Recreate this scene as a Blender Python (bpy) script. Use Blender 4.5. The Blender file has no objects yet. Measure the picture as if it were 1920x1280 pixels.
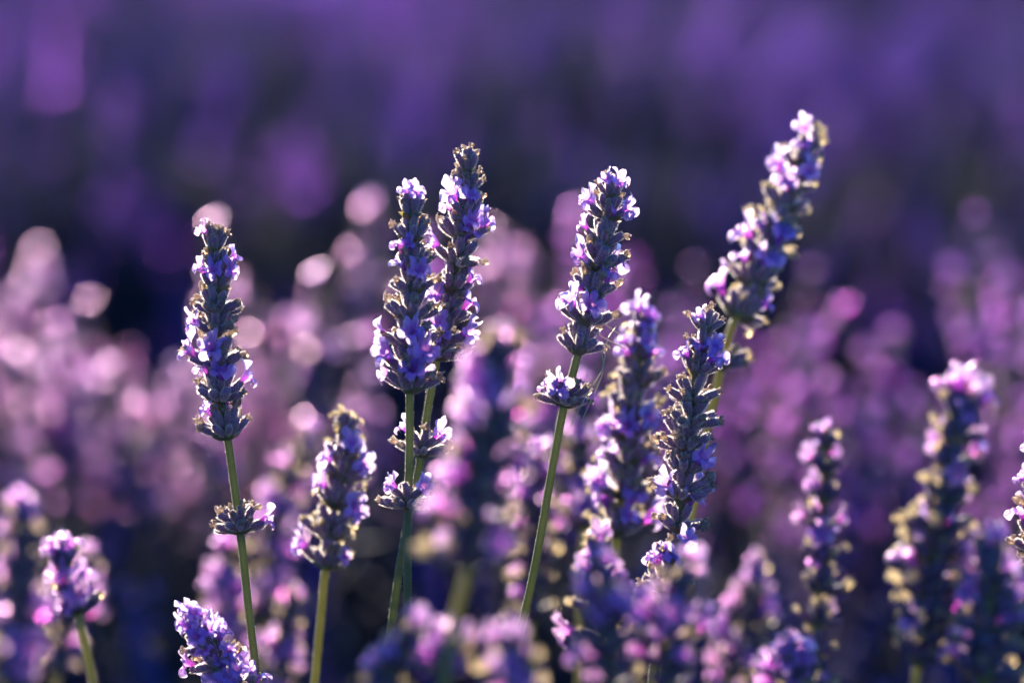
import bpy, math, random
import numpy as np
from mathutils import Vector, Matrix, Euler, noise as mnoise

R = math.radians
scene = bpy.context.scene
col = scene.collection

# ------------------------------------------------------------------ camera
LENS, SENSOR = 135.0, 36.0
DIST = 1.16                       # focus distance (m)
PITCH = R(7.0)
CENTRE = Vector((0, 0, 0.53))     # point in the middle of the focus plane
FWD = Vector((0, math.cos(PITCH), -math.sin(PITCH)))
UP = Vector((0, math.sin(PITCH), math.cos(PITCH)))
RIGHT = Vector((1, 0, 0))
CAM = CENTRE - FWD * DIST
cd = bpy.data.cameras.new('camera')
cam = bpy.data.objects.new('camera', cd)
col.objects.link(cam)
cam.location = CAM
cam.rotation_euler = (R(90) - PITCH, 0, 0)
cd.lens, cd.sensor_width, cd.sensor_fit = LENS, SENSOR, 'HORIZONTAL'
cd.clip_start, cd.clip_end = 0.05, 2000
cd.dof.use_dof = True
cd.dof.focus_distance = DIST
cd.dof.aperture_fstop = 4.9
scene.camera = cam

# ------------------------------------------------------------------ light
SUN_EL, SUN_AZ = R(16), R(-17)    # azimuth from +Y, negative = to the left
world = bpy.data.worlds.new("World")
scene.world = world
world.use_nodes = True
wn = world.node_tree
bg = wn.nodes['Background']
sky = wn.nodes.new('ShaderNodeTexSky')
sky.sky_type = 'NISHITA'
sky.sun_disc = False
sky.sun_elevation = SUN_EL
sky.sun_rotation = SUN_AZ
sky.altitude = 0
sky.air_density, sky.dust_density, sky.ozone_density = 1.0, 0.1, 10.0
wn.links.new(sky.outputs[0], bg.inputs[0])
bg.inputs[1].default_value = 0.066
sd = bpy.data.lights.new('sun', 'SUN')
sd.energy, sd.angle, sd.color = 5.0, R(0.5), (1.0, 0.87, 0.70)
sun = bpy.data.objects.new('sun', sd)
col.objects.link(sun)
to_sun = Vector((math.sin(SUN_AZ) * math.cos(SUN_EL), math.cos(SUN_AZ) * math.cos(SUN_EL), math.sin(SUN_EL)))
sun.rotation_euler = to_sun.to_track_quat('Z', 'Y').to_euler()
sun.location = to_sun * 30
vs = scene.view_settings
vs.view_transform, vs.look, vs.exposure, vs.gamma = 'Standard', 'None', 2.62, 1.0
vs.use_curve_mapping = False
scene.cycles.use_denoising = True
scene.cycles.max_bounces = 8
scene.cycles.diffuse_bounces = 3
scene.cycles.transmission_bounces = 5
scene.cycles.sample_clamp_indirect = 6.0


def at(px, py, d):
    """pixel of the 1920 x 1280 photograph at depth d along the view axis -> point in the place"""
    k = SENSOR / LENS / 1920.0 * d
    return CAM + FWD * d + RIGHT * ((px - 960) * k) + UP * ((640 - py) * k)


def proj(p):
    q = p - CAM
    d = q.dot(FWD)
    k = SENSOR / LENS / 1920.0 * d
    return 960 + q.dot(RIGHT) / k, 640 - q.dot(UP) / k, d


# ------------------------------------------------------------------ materials
def new_mat(name):
    m = bpy.data.materials.new(name)
    m.use_nodes = True
    nt = m.node_tree
    nt.nodes.clear()
    out = nt.nodes.new('ShaderNodeOutputMaterial')
    return m, nt, out


def N(nt, kind, **kw):
    n = nt.nodes.new(kind)
    for k, v in kw.items():
        if k == 'inp':
            for kk, vv in v.items():
                n.inputs[kk].default_value = vv
        else:
            setattr(n, k, v)
    return n


def ramp(nt, fac, stops):
    r = nt.nodes.new('ShaderNodeValToRGB')
    e = r.color_ramp.elements
    while len(e) < len(stops):
        e.new(0.5)
    for i, (p, c) in enumerate(stops):
        e[i].position = p
        e[i].color = (*c, 1)
    nt.links.new(fac, r.inputs[0])
    return r.outputs[0]


def t_attr(nt):
    a = nt.nodes.new('ShaderNodeAttribute')
    a.attribute_name = 'along'
    return a.outputs['Fac']


def noise(nt, scale, detail=3, rough=0.55, obj=True):
    tc = nt.nodes.new('ShaderNodeTexCoord')
    n = nt.nodes.new('ShaderNodeTexNoise')
    n.inputs['Scale'].default_value = scale
    n.inputs['Detail'].default_value = detail
    n.inputs['Roughness'].default_value = rough
    nt.links.new(tc.outputs['Object'], n.inputs['Vector'])
    return n.outputs[0]


def hsv(nt, colour, h=None, s=None, v=None):
    n = nt.nodes.new('ShaderNodeHueSaturation')
    nt.links.new(colour, n.inputs['Color'])
    for k, x in (('Hue', h), ('Saturation', s), ('Value', v)):
        if x is None:
            continue
        if isinstance(x, float):
            n.inputs[k].default_value = x
        else:
            nt.links.new(x, n.inputs[k])
    return n.outputs[0]


def maprange(nt, x, a, b):
    n = nt.nodes.new('ShaderNodeMapRange')
    n.inputs['To Min'].default_value, n.inputs['To Max'].default_value = a, b
    nt.links.new(x, n.inputs['Value'])
    return n.outputs[0]


def rnd(nt):
    return nt.nodes.new('ShaderNodeObjectInfo').outputs['Random']


def leafy(nt, out, front, through, trans, rough=0.55, sheen=0.0, bump=None, spec=0.3, fwd=0.0, frough=0.62):
    """front-lit colour and colour of the light that comes through"""
    p = nt.nodes.new('ShaderNodeBsdfPrincipled')
    p.inputs['Roughness'].default_value = rough
    p.inputs['Specular IOR Level'].default_value = spec
    if sheen:
        p.inputs['Sheen Weight'].default_value = sheen
        p.inputs['Sheen Roughness'].default_value = 0.35
        p.inputs['Sheen Tint'].default_value = (1, 0.96, 0.9, 1)
    nt.links.new(front, p.inputs['Base Color'])
    tr = nt.nodes.new('ShaderNodeBsdfTranslucent')
    nt.links.new(through, tr.inputs['Color'])
    mx = nt.nodes.new('ShaderNodeMixShader')
    mx.inputs[0].default_value = trans
    nt.links.new(p.outputs[0], mx.inputs[1])
    nt.links.new(tr.outputs[0], mx.inputs[2])
    if fwd:                                          # thin dry tissue sends part of the light straight on
        rf = nt.nodes.new('ShaderNodeBsdfRefraction')
        rf.inputs['Roughness'].default_value = frough
        rf.inputs['IOR'].default_value = 1.25
        nt.links.new(through, rf.inputs['Color'])
        m2 = nt.nodes.new('ShaderNodeMixShader')
        m2.inputs[0].default_value = fwd
        nt.links.new(tr.outputs[0], m2.inputs[1])
        nt.links.new(rf.outputs[0], m2.inputs[2])
        nt.links.new(m2.outputs[0], mx.inputs[2])
    nt.links.new(mx.outputs[0], out.inputs[0])
    if bump is not None:
        b = nt.nodes.new('ShaderNodeBump')
        b.inputs['Strength'].default_value = 0.5
        b.inputs['Distance'].default_value = 0.0002
        nt.links.new(bump, b.inputs['Height'])
        nt.links.new(b.outputs[0], p.inputs['Normal'])


def m_calyx(name='calyx_grey_violet', stops=None, thr=None, sheen=1.0):
    m, nt, out = new_mat(name)
    t = t_attr(nt)
    c = ramp(nt, t, stops or [(0.0, (0.08, 0.085, 0.05)), (0.22, (0.165, 0.108, 0.125)), (0.6, (0.168, 0.092, 0.145)), (0.9, (0.19, 0.094, 0.175)), (1.0, (0.19, 0.15, 0.16))])
    n = noise(nt, 900, 3)
    c = hsv(nt, c, h=maprange(nt, rnd(nt), 0.475, 0.52), v=maprange(nt, n, 0.65, 1.5))
    th = ramp(nt, t, thr or [(0.0, (0.24, 0.26, 0.10)), (0.5, (0.28, 0.14, 0.34)), (1.0, (0.46, 0.26, 0.42))])
    leafy(nt, out, c, th, 0.22, 0.65, sheen, noise(nt, 2500, 2))
    return m


def m_fuzz():
    m, nt, out = new_mat('fuzz_pale')
    c = N(nt, 'ShaderNodeRGB')
    c.outputs[0].default_value = (0.92, 0.84, 0.78, 1)
    leafy(nt, out, c.outputs[0], c.outputs[0], 0.88, 0.5, fwd=0.65)
    return m


def m_corolla(name='corolla_violet', stops=None, thr=None, fwd=0.5, frough=0.55):
    m, nt, out = new_mat(name)
    t = t_attr(nt)
    c = ramp(nt, t, stops or [(0.0, (0.26, 0.05, 0.38)), (0.42, (0.22, 0.065, 0.50)), (0.6, (0.17, 0.085, 0.52)), (1.0, (0.24, 0.145, 0.60))])
    th = ramp(nt, t, thr or [(0.0, (0.68, 0.17, 0.62)), (0.42, (0.77, 0.33, 0.77)), (0.6, (0.76, 0.48, 0.86)), (1.0, (0.86, 0.72, 0.93))])
    r = rnd(nt)
    n = noise(nt, 500, 3)
    v = maprange(nt, n, 0.8, 1.2)
    h = maprange(nt, r, 0.475, 0.515)
    c = hsv(nt, c, h=h, v=v)
    th = hsv(nt, th, h=h, v=v)
    leafy(nt, out, c, th, 0.60, 0.5, 0.15, noise(nt, 1800, 2), fwd=fwd, frough=frough)
    return m


def m_withered(name='withered_tan', k=1.0, trans=0.58, thr=None):
    m, nt, out = new_mat(name)
    t = t_attr(nt)
    n = noise(nt, 700, 3)
    c = ramp(nt, n, [(0.25, (0.15, 0.105, 0.10)), (0.5, (0.32, 0.24, 0.22)), (0.75, (0.48, 0.40, 0.35))])
    th = ramp(nt, n, thr or [(0.2, (0.36, 0.26, 0.20)), (0.5, (0.66, 0.54, 0.44)), (0.8, (0.88, 0.80, 0.70))])
    c = hsv(nt, c, v=maprange(nt, rnd(nt), 0.7 * k, 1.25 * k))
    th = hsv(nt, th, v=float(k))
    leafy(nt, out, c, th, trans, 0.7, 0.4, fwd=0.6, frough=0.5)
    return m


def m_stem(name='stem_green', stops=None, thr=None, sheen=0.35):
    m, nt, out = new_mat(name)
    n = noise(nt, 70, 4, 0.65)
    c = ramp(nt, n, stops or [(0.3, (0.050, 0.066, 0.026)), (0.7, (0.095, 0.105, 0.045))])
    th = ramp(nt, n, thr or [(0.3, (0.30, 0.34, 0.08)), (0.7, (0.42, 0.44, 0.12))])
    leafy(nt, out, c, th, 0.30, 0.5 if sheen else 0.8, sheen, noise(nt, 1500, 2), spec=0.3 if sheen else 0.05)
    return m


def m_bract():
    m, nt, out = new_mat('bract_brown')
    n = noise(nt, 400, 3)
    c = ramp(nt, n, [(0.3, (0.07, 0.075, 0.04)), (0.7, (0.16, 0.12, 0.075))])
    th = ramp(nt, n, [(0.3, (0.28, 0.26, 0.08)), (0.7, (0.46, 0.34, 0.16))])
    leafy(nt, out, c, th, 0.35, 0.7, 0.3)
    return m


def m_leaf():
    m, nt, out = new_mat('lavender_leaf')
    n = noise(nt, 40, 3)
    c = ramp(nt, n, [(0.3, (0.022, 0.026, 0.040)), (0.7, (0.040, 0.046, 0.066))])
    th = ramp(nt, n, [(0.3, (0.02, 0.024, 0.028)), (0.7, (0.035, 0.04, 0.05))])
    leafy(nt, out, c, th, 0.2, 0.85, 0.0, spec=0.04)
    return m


def m_straw():
    m, nt, out = new_mat('dry_straw')
    n = noise(nt, 300, 3)
    c = ramp(nt, n, [(0.3, (0.42, 0.36, 0.20)), (0.7, (0.60, 0.54, 0.34))])
    leafy(nt, out, c, c, 0.4, 0.5)
    return m


def m_soil():
    m, nt, out = new_mat('soil')
    p = nt.nodes.new('ShaderNodeBsdfPrincipled')
    p.inputs['Roughness'].default_value = 0.95
    p.inputs['Specular IOR Level'].default_value = 0.1
    n = noise(nt, 2.5, 8, 0.65)
    c = ramp(nt, n, [(0.3, (0.024, 0.011, 0.012)), (0.55, (0.048, 0.021, 0.020)), (0.8, (0.08, 0.036, 0.030))])
    nt.links.new(c, p.inputs['Base Color'])
    b = nt.nodes.new('ShaderNodeBump')
    b.inputs['Distance'].default_value = 0.02
    nt.links.new(noise(nt, 35, 6, 0.7), b.inputs['Height'])
    nt.links.new(b.outputs[0], p.inputs['Normal'])
    nt.links.new(p.outputs[0], out.inputs[0])
    return m


M_CAL, M_FUZ, M_COR, M_WIT, M_STE, M_BRA = m_calyx(), m_fuzz(), m_corolla(), m_withered(), m_stem(), m_bract()
M_CAL_SHADE = m_calyx('calyx_shaded_violet', [(0.0, (0.06, 0.06, 0.07)), (0.3, (0.060, 0.040, 0.17)), (1.0, (0.085, 0.052, 0.26))], [(0.0, (0.12, 0.10, 0.10)), (0.5, (0.11, 0.06, 0.30)), (1.0, (0.16, 0.09, 0.40))], 0.1)  # calyx copy with bluish shade put into its colour
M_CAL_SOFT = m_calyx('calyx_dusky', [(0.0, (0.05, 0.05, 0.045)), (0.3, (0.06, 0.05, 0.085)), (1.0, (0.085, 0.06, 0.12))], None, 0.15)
M_COR_SHADE = m_corolla('corolla_shaded_blue', [(0.0, (0.16, 0.04, 0.38)), (1.0, (0.12, 0.06, 0.60))], [(0.0, (0.36, 0.05, 0.46)), (1.0, (0.20, 0.10, 0.56))], 0.7, 0.5)  # far flowers: sky-blue shade put into the petal colour
M_COR_MAG = m_corolla('corolla_magenta_violet', None, [(0.0, (0.56, 0.08, 0.54)), (0.42, (0.64, 0.16, 0.68)), (1.0, (0.66, 0.32, 0.84))], 0.75, 0.48)
M_COR_PALE = m_corolla('corolla_pale_lilac', [(0.0, (0.28, 0.07, 0.34)), (0.42, (0.28, 0.10, 0.44)), (1.0, (0.34, 0.20, 0.50))], [(0.0, (0.74, 0.28, 0.68)), (0.42, (0.80, 0.38, 0.77)), (1.0, (0.84, 0.58, 0.86))], 0.75, 0.48)
M_WIT_LIT = m_withered('withered_backlit', 0.9, 0.72, [(0.2, (0.62, 0.49, 0.34)), (0.5, (0.90, 0.81, 0.60)), (0.8, (0.96, 0.91, 0.76))])  # withered copy with backlight put into a paler, golden colour
M_WIT_SHADE = m_withered('withered_shaded', 0.35)  # withered copy dimmed in colour to put the far rows in shade
M_STE_LIT = m_stem('stem_backlit', [(0.3, (0.09, 0.10, 0.035)), (0.7, (0.14, 0.15, 0.05))], [(0.3, (0.46, 0.42, 0.07)), (0.7, (0.60, 0.55, 0.12))])  # backlight put into a brighter, yellower stem colour
M_STE_SHADE = m_stem('stem_shaded', [(0.3, (0.035, 0.033, 0.055)), (0.7, (0.055, 0.048, 0.085))], [(0.3, (0.06, 0.05, 0.07)), (0.7, (0.10, 0.08, 0.12))], 0.0)  # stem colour darkened and blued to stand in for shade
M_LEAF, M_STRAW, M_SOIL = m_leaf(), m_straw(), m_soil()
SLOTS = [M_CAL, M_FUZ, M_COR, M_WIT, M_STE, M_BRA]
CAL, FUZ, COR, WIT, STE, BRA = range(6)


# ------------------------------------------------------------------ mesh collecting
class Geo:
    def __init__(self):
        self.v, self.f, self.m, self.t, self.n = [], [], [], [], 0

    def add(self, v, f, mat, t):
        """v (n,3); f list of index tuples; mat int or list; t (n,)"""
        o = self.n
        self.v.append(np.asarray(v, float))
        self.t.append(np.asarray(t, float))
        self.f += [tuple(i + o for i in q) for q in f]
        self.m += [mat] * len(f) if isinstance(mat, int) else list(mat)
        self.n += len(v)

    def merge(self, g, M):
        M = np.array(M)
        v = np.vstack(g.v)
        self.add(v @ M[:3, :3].T + M[:3, 3], g.f, g.m, np.hstack(g.t))

    def mesh(self, name, slots=SLOTS):
        used = sorted(set(self.m))
        re = {k: i for i, k in enumerate(used)}
        me = bpy.data.meshes.new(name)
        me.from_pydata(np.vstack(self.v).tolist(), [], self.f)
        for k in used:
            me.materials.append(slots[k])
        me.polygons.foreach_set('material_index', [re[k] for k in self.m])
        me.polygons.foreach_set('use_smooth', [True] * len(self.f))
        a = me.attributes.new('along', 'FLOAT', 'POINT')
        a.data.foreach_set('value', np.hstack(self.t))
        me.update()
        return me


def grid_faces(nu, nv, closed=True):
    f = []
    for j in range(nv - 1):
        for i in range(nu if closed else nu - 1):
            k = (i + 1) % nu
            f.append((j * nu + i, j * nu + k, (j + 1) * nu + k, (j + 1) * nu + i))
    return f


MM = 0.001


def g_calyx(seed, hi=True, bud=False, hairs=620):
    """ribbed tube standing on z, teeth round its mouth, short pale hairs"""
    r = random.Random(seed)
    g = Geo()
    nu = 16 if hi else 6
    L = 6.3 * r.uniform(0.9, 1.1)
    W = r.uniform(0.80, 0.98)
    prof = [(0, .35), (.06, .62), (.2, .92), (.42, 1.16), (.66, 1.22), (.84, 1.08), (.95, 0.98), (1.0, .92)]
    if bud:
        prof = [(0, .4), (.1, .75), (.3, 1.08), (.55, 1.24), (.78, 1.08), (.92, .7), (1.0, .12)]
    if not hi:
        prof = [prof[0], prof[2], prof[4], prof[-1]]
    bx, by = r.uniform(-.5, .5), r.uniform(-.3, .6)
    V, T = [], []
    for j, (z, rr) in enumerate(prof):
        for i in range(nu):
            a = 2 * math.pi * i / nu
            q = rr * W * (1 + (0.055 * (1 if i % 2 else -1) if hi and 0 < j else 0))
            zz = z * L
            if hi and not bud and j == len(prof) - 1:
                zz += (0.35 if i % 4 == 1 else -0.2) + r.uniform(-.1, .1)
            V.append((q * math.cos(a) + bx * z * z, q * math.sin(a) + by * z * z, zz))
            T.append(z)
    nv = len(prof)
    if not bud:                                      # the mouth folds in
        for i in range(nu):
            a = 2 * math.pi * i / nu
            V.append((.55 * math.cos(a) + bx, .55 * math.sin(a) + by, L * .90))
            T.append(.7)
        nv += 1
    F = grid_faces(nu, nv)
    F.append(tuple((nv - 1) * nu + i for i in range(nu)))
    V = np.array(V) * MM
    g.add(V, F, CAL, T)
    if hi and hairs:                                 # hairs
        hv, hf, ht = [], [], []
        for k in range(hairs):
            z = r.uniform(.04, 1.0)
            a = r.uniform(0, 2 * math.pi)
            rr = np.interp(z, [p[0] for p in prof], [p[1] for p in prof]) * W
            p = Vector((rr * math.cos(a) + bx * z * z, rr * math.sin(a) + by * z * z, z * L))
            d = Vector((math.cos(a) + r.gauss(0, .3), math.sin(a) + r.gauss(0, .3), .55 + r.gauss(0, .3))).normalized()
            s = d.cross(Vector((r.gauss(0, 1), r.gauss(0, 1), r.gauss(0, 1)))).normalized() * .06
            ln = r.uniform(.30, .66)
            o = len(hv)
            hv += [p + s - d * .05, p - s - d * .05, p + d * ln]
            hf.append((o, o + 1, o + 2))
            ht += [z, z, z]
        g.add(np.array([list(v) for v in hv]) * MM, hf, FUZ, ht)
    return g


def g_corolla(seed, hi=True):
    """two-lipped flower: tube on z, two tall lobes on +x, three smaller lobes below"""
    r = random.Random(seed)
    g = Geo()
    nu, nv1, nv2 = (56, 5, 10) if hi else (15, 2, 4)
    lobes = [(R(33), 4.1, R(36)), (R(-33), 4.1, R(36)), (R(105), 2.9, R(36)), (R(-105), 2.9, R(36)), (R(180), 3.0, R(38))]
    lobes = [(a + r.gauss(0, .07), l * r.uniform(.82, 1.2), w * r.uniform(.9, 1.1)) for a, l, w in lobes]
    flu, fll = r.uniform(.05, .5), r.uniform(1.0, 1.7)
    tl = r.uniform(3.6, 4.8)
    bend = r.uniform(-.3, 1.0)
    ph = [r.uniform(0, 6.28) for _ in range(6)]
    V, T = [], []

    def ctr(z):
        return -bend * (z / tl) ** 2

    for j in range(nv1):
        q = j / (nv1 - 1)
        rr = .62 + .75 * q ** 1.6
        for i in range(nu):
            a = 2 * math.pi * i / nu
            V.append((rr * math.cos(a) + ctr(q * tl), rr * math.sin(a), q * tl))
            T.append(.42 * q)
    for j in range(1, nv2 + 1):
        s = j / nv2
        for i in range(nu):
            a = 2 * math.pi * i / nu
            Lm, best = .45, 0
            for (la, ll, w) in lobes:
                d = abs((a - la + math.pi) % (2 * math.pi) - math.pi) / w
                if d < 1:
                    x = ll * (1 - d ** 2.4) ** .62
                    Lm = max(Lm, x)
            up = .5 + .5 * math.cos(a)
            fl0 = fll + (flu - fll) * up ** .8
            f = fl0 * (.45 + .75 * s) + (0.55 * s * s if up < .4 else .35 * s * s * math.sin(ph[0]))
            f += .28 * s * math.sin(3 * a + ph[1]) + .22 * s * math.sin(7 * a + ph[2])
            # arc-like outward travel
            rad, zz = 1.37 + Lm * s * math.sin(f), tl + Lm * s * math.cos(f)
            ruf = .17 * s * math.sin(8 * a + ph[3]) + .09 * s * math.sin(13 * a + ph[4])
            rad += ruf * .7
            zz += ruf
            V.append((rad * math.cos(a) + ctr(tl), rad * math.sin(a), zz))
            T.append(.42 + .58 * s * (Lm / 4.2) ** .3)
    g.add(np.array(V) * MM, grid_faces(nu, nv1 + nv2), COR, T)
    return g


def g_withered(seed, hi=True, curl=False):
    """shrunken dry flower: crumpled tube with ragged curled lobes"""
    r = random.Random(seed)
    g = Geo()
    nu, nv = (14, 9) if hi else (6, 4)
    L = r.uniform(2.2, 3.4) if not curl else r.uniform(4.6, 6.2)
    ph = [r.uniform(0, 6.28) for _ in range(6)]
    bend = r.uniform(.3, 1.0) if not curl else r.uniform(1.9, 3.0)
    V, T = [], []
    for j in range(nv):
        s = j / (nv - 1)
        th = bend * s
        cx = -(1 - math.cos(th)) * L / max(bend, .01)
        cz = math.sin(th) * L / max(bend, .01)
        rr = (.42 if curl else .60) + .14 * math.sin(6 * s + ph[0]) + (.45 * max(0, s - .55) / .45 if not curl else .2 * s)
        for i in range(nu):
            a = 2 * math.pi * i / nu
            q = rr * (1 + .22 * math.sin(3 * a + ph[1] + 3 * s) + .18 * math.sin(5 * a + ph[2])) + r.gauss(0, .06)
            lob = 0
            if s > .75:
                lob = .55 * math.sin(5 * a + ph[3]) + r.gauss(0, .15)
            x, y = q * math.cos(a), q * math.sin(a)
            V.append((cx + x * math.cos(th) - lob * math.sin(th), y, cz + x * math.sin(th) + lob * math.cos(th)))
            T.append(s)
    F = grid_faces(nu, nv)
    # crumpled closing inside the mouth
    o = len(V)
    th = bend * .86
    cx = -(1 - math.cos(th)) * L / bend
    cz = math.sin(th) * L / bend
    V.append((cx, 0, cz))
    T.append(.8)
    F += [((nv - 1) * nu + i, (nv - 1) * nu + (i + 1) % nu, o) for i in range(nu)]
    g.add(np.array(V) * MM, F, WIT, T)
    if hi:
        hv, hf, ht = [], [], []
        for k in range(110):
            i = r.randrange(nu * nv)
            p = Vector(V[i])
            d = Vector((r.gauss(0, 1), r.gauss(0, 1), r.gauss(0, 1))).normalized()
            sd_ = d.orthogonal().normalized() * .034
            q = len(hv)
            hv += [p + sd_, p - sd_, p + d * r.uniform(.25, .5)]
            hf.append((q, q + 1, q + 2))
            ht += [.5] * 3
        g.add(np.array([list(v) for v in hv]) * MM, hf, FUZ, ht)
    return g


def g_whorl(seed, w=1.0, hi=True):
    """what carries the florets: a knobbly cushion with a pair of pointed papery bracts"""
    r = random.Random(seed)
    g = Geo()
    nu = 12 if hi else 6
    prof = [(-1.1, 1.15), (-.5, 1.7), (.2, 1.9), (1.2, 1.5), (2.2, 1.0)]
    V, T = [], []
    for j, (z, q) in enumerate(prof):
        for i in range(nu):
            a = 2 * math.pi * i / nu
            qq = q * w * (1 + r.uniform(-.12, .12))
            V.append((qq * math.cos(a), qq * math.sin(a), z))
            T.append(.3)
    F = grid_faces(nu, len(prof))
    g.add(np.array(V) * MM, F, STE, T)
    for k in range(2 if hi else 1):
        a0 = math.pi * k + r.uniform(-.3, .3)
        nb, ns = 5, 6
        L, W = r.uniform(4.2, 5.4) * w, r.uniform(2.2, 2.9) * w
        V, T = [], []
        for j in range(ns + 1):
            s = j / ns
            wid = W * (math.sin(math.pi * min(1, .12 + s * .62)) ** .8) * (1 - s ** 3.5)
            fl = .95 - .5 * s
            rad, zz = 1.2 * w + L * s * math.sin(fl + .35), -1.2 + L * s * math.cos(fl + .35) * .75
            for i in range(nb):
                u = (i / (nb - 1) - .5) * 2
                x, y, z = rad - .35 * u * u * wid, u * wid, zz + .45 * u * u * wid + r.gauss(0, .04)
                V.append((x * math.cos(a0) - y * math.sin(a0), x * math.sin(a0) + y * math.cos(a0), z))
                T.append(s)
        g.add(np.array(V) * MM, grid_faces(nb, ns + 1, False), BRA, T)
    return g


def catmull(P, n):
    P = [2 * P[0] - P[1]] + list(P) + [2 * P[-1] - P[-2]]
    out = []
    for i in range(1, len(P) - 2):
        for k in range(n):
            t = k / n
            a, b, c, d = P[i - 1], P[i], P[i + 1], P[i + 2]
            out.append(.5 * ((2 * b) + (c - a) * t + (2 * a - 5 * b + 4 * c - d) * t * t + (3 * b - a - 3 * c + d) * t ** 3))
    out.append(P[-2])
    return out


def g_stem(pts, r0, r1, twist=0.0, hi=True, seed=0):
    """square stem with grooved sides and blunt corners, swept from pts[0] (top, r0) to pts[-1] (r1)"""
    g = Geo()
    if hi:
        prof = [(1, .45), (.58, 0), (1, -.45), (.96, -.62), (.62, -.96), (.45, -1), (0, -.58), (-.45, -1), (-.62, -.96), (-.96, -.62), (-1, -.45),
                (-.58, 0), (-1, .45), (-.96, .62), (-.62, .96), (-.45, 1), (0, .58), (.45, 1), (.62, .96), (.96, .62)][::-1]
    else:
        prof = [(1, 0), (0, -1), (-1, 0), (0, 1)][::-1]
    nu = len(prof)
    V, T = [], []
    for j, p in enumerate(pts):
        a, b = pts[max(0, j - 1)], pts[min(len(pts) - 1, j + 1)]
        d = (a - b).normalized()
        X = Vector((math.cos(twist), math.sin(twist), 0))
        X = (X - d * X.dot(d)).normalized()
        Y = d.cross(X)
        s = j / (len(pts) - 1)
        rr = r0 + (r1 - r0) * min(1, s * 2.2)
        for (x, y) in prof:
            V.append(p + X * (x * rr) + Y * (y * rr))
            T.append(s)
    F = grid_faces(nu, len(pts))
    F = [q[::-1] for q in F]
    F.append(tuple(range(nu))[::-1])
    g.add(np.array([list(v) for v in V]), F, STE, T)
    if hi:                                           # sparse down on the corners
        rr_ = random.Random(seed)
        hv, hf, ht = [], [], []
        nl = len(pts) - 1
        for k in range(4200):
            q = rr_.uniform(0, nl * .75)
            j = int(q)
            i = rr_.choice([2, 3, 4, 7, 8, 9, 12, 13, 14, 17, 18, 19, 0]) % nu
            b = V[j * nu + i].lerp(V[(j + 1) * nu + i], q - j)
            c = pts[j].lerp(pts[j + 1], q - j)
            n = (b - c).normalized()
            n = (n + Vector((rr_.gauss(0, .35), rr_.gauss(0, .35), rr_.gauss(0, .35)))).normalized()
            s = n.cross(Vector((rr_.gauss(0, 1), rr_.gauss(0, 1), rr_.gauss(0, 1)))).normalized() * .042 * MM
            ln = rr_.uniform(.18, .42) * MM
            o = len(hv)
            hv += [b + s, b - s, b + n * ln]
            hf.append((o, o + 1, o + 2))
            ht += [.5] * 3
        g.add(np.array([list(v) for v in hv]), hf, FUZ, ht)
    return g


# shared pieces
NV = 6
HI = dict(calyx=[g_calyx(s) for s in range(NV)], bud=[g_calyx(40 + s, True, True) for s in range(3)],
          flower=[g_corolla(100 + s) for s in range(9)], withered=[g_withered(200 + s) for s in range(6)],
          curl=[g_withered(300 + s, True, True) for s in range(4)], whorl=[g_whorl(400 + s) for s in range(4)])
LO = dict(calyx=[g_calyx(s, False) for s in range(3)], bud=[g_calyx(40 + s, False, True) for s in range(2)],
          flower=[g_corolla(100 + s, False) for s in range(5)], withered=[g_withered(200 + s, False) for s in range(3)],
          curl=[g_withered(300 + s, False, True) for s in range(3)], whorl=[g_whorl(400 + s, 1, False) for s in range(2)])
NAMES = dict(calyx='calyx', bud='calyx', flower='flower', withered='withered_flower', curl='withered_flower', whorl='whorl')
HIM = {k: [g.mesh(NAMES[k]) for g in v] for k, v in HI.items()}
BACKLIT_SLOTS = [M_CAL, M_FUZ, M_COR, M_WIT_LIT, M_STE_LIT, M_BRA]  # withered flowers and stems with backlight in their colours
BACKLITM = {k: [g.mesh(NAMES[k], BACKLIT_SLOTS) for g in v] for k, v in HI.items()}
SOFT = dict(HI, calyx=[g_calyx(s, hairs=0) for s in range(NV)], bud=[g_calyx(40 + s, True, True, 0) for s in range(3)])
SOFT_SLOTS = [M_CAL_SOFT, M_FUZ, M_COR_PALE, M_WIT_LIT, M_STE_LIT, M_BRA]
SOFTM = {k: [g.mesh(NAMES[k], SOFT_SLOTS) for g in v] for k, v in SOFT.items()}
BACKLIT = {15, 16, 19}


def frame(z, x_hint):
    """matrix whose Z is z and whose X lies towards x_hint"""
    z = z.normalized()
    x = (x_hint - z * x_hint.dot(z))
    if x.length < 1e-6:
        x = z.orthogonal()
    x.normalize()
    y = z.cross(x)
    return Matrix((x, y, z)).transposed()


def TRS(loc, rot3, s=1.0):
    M = (rot3 * s).to_4x4()
    M.translation = loc
    return M


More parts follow.
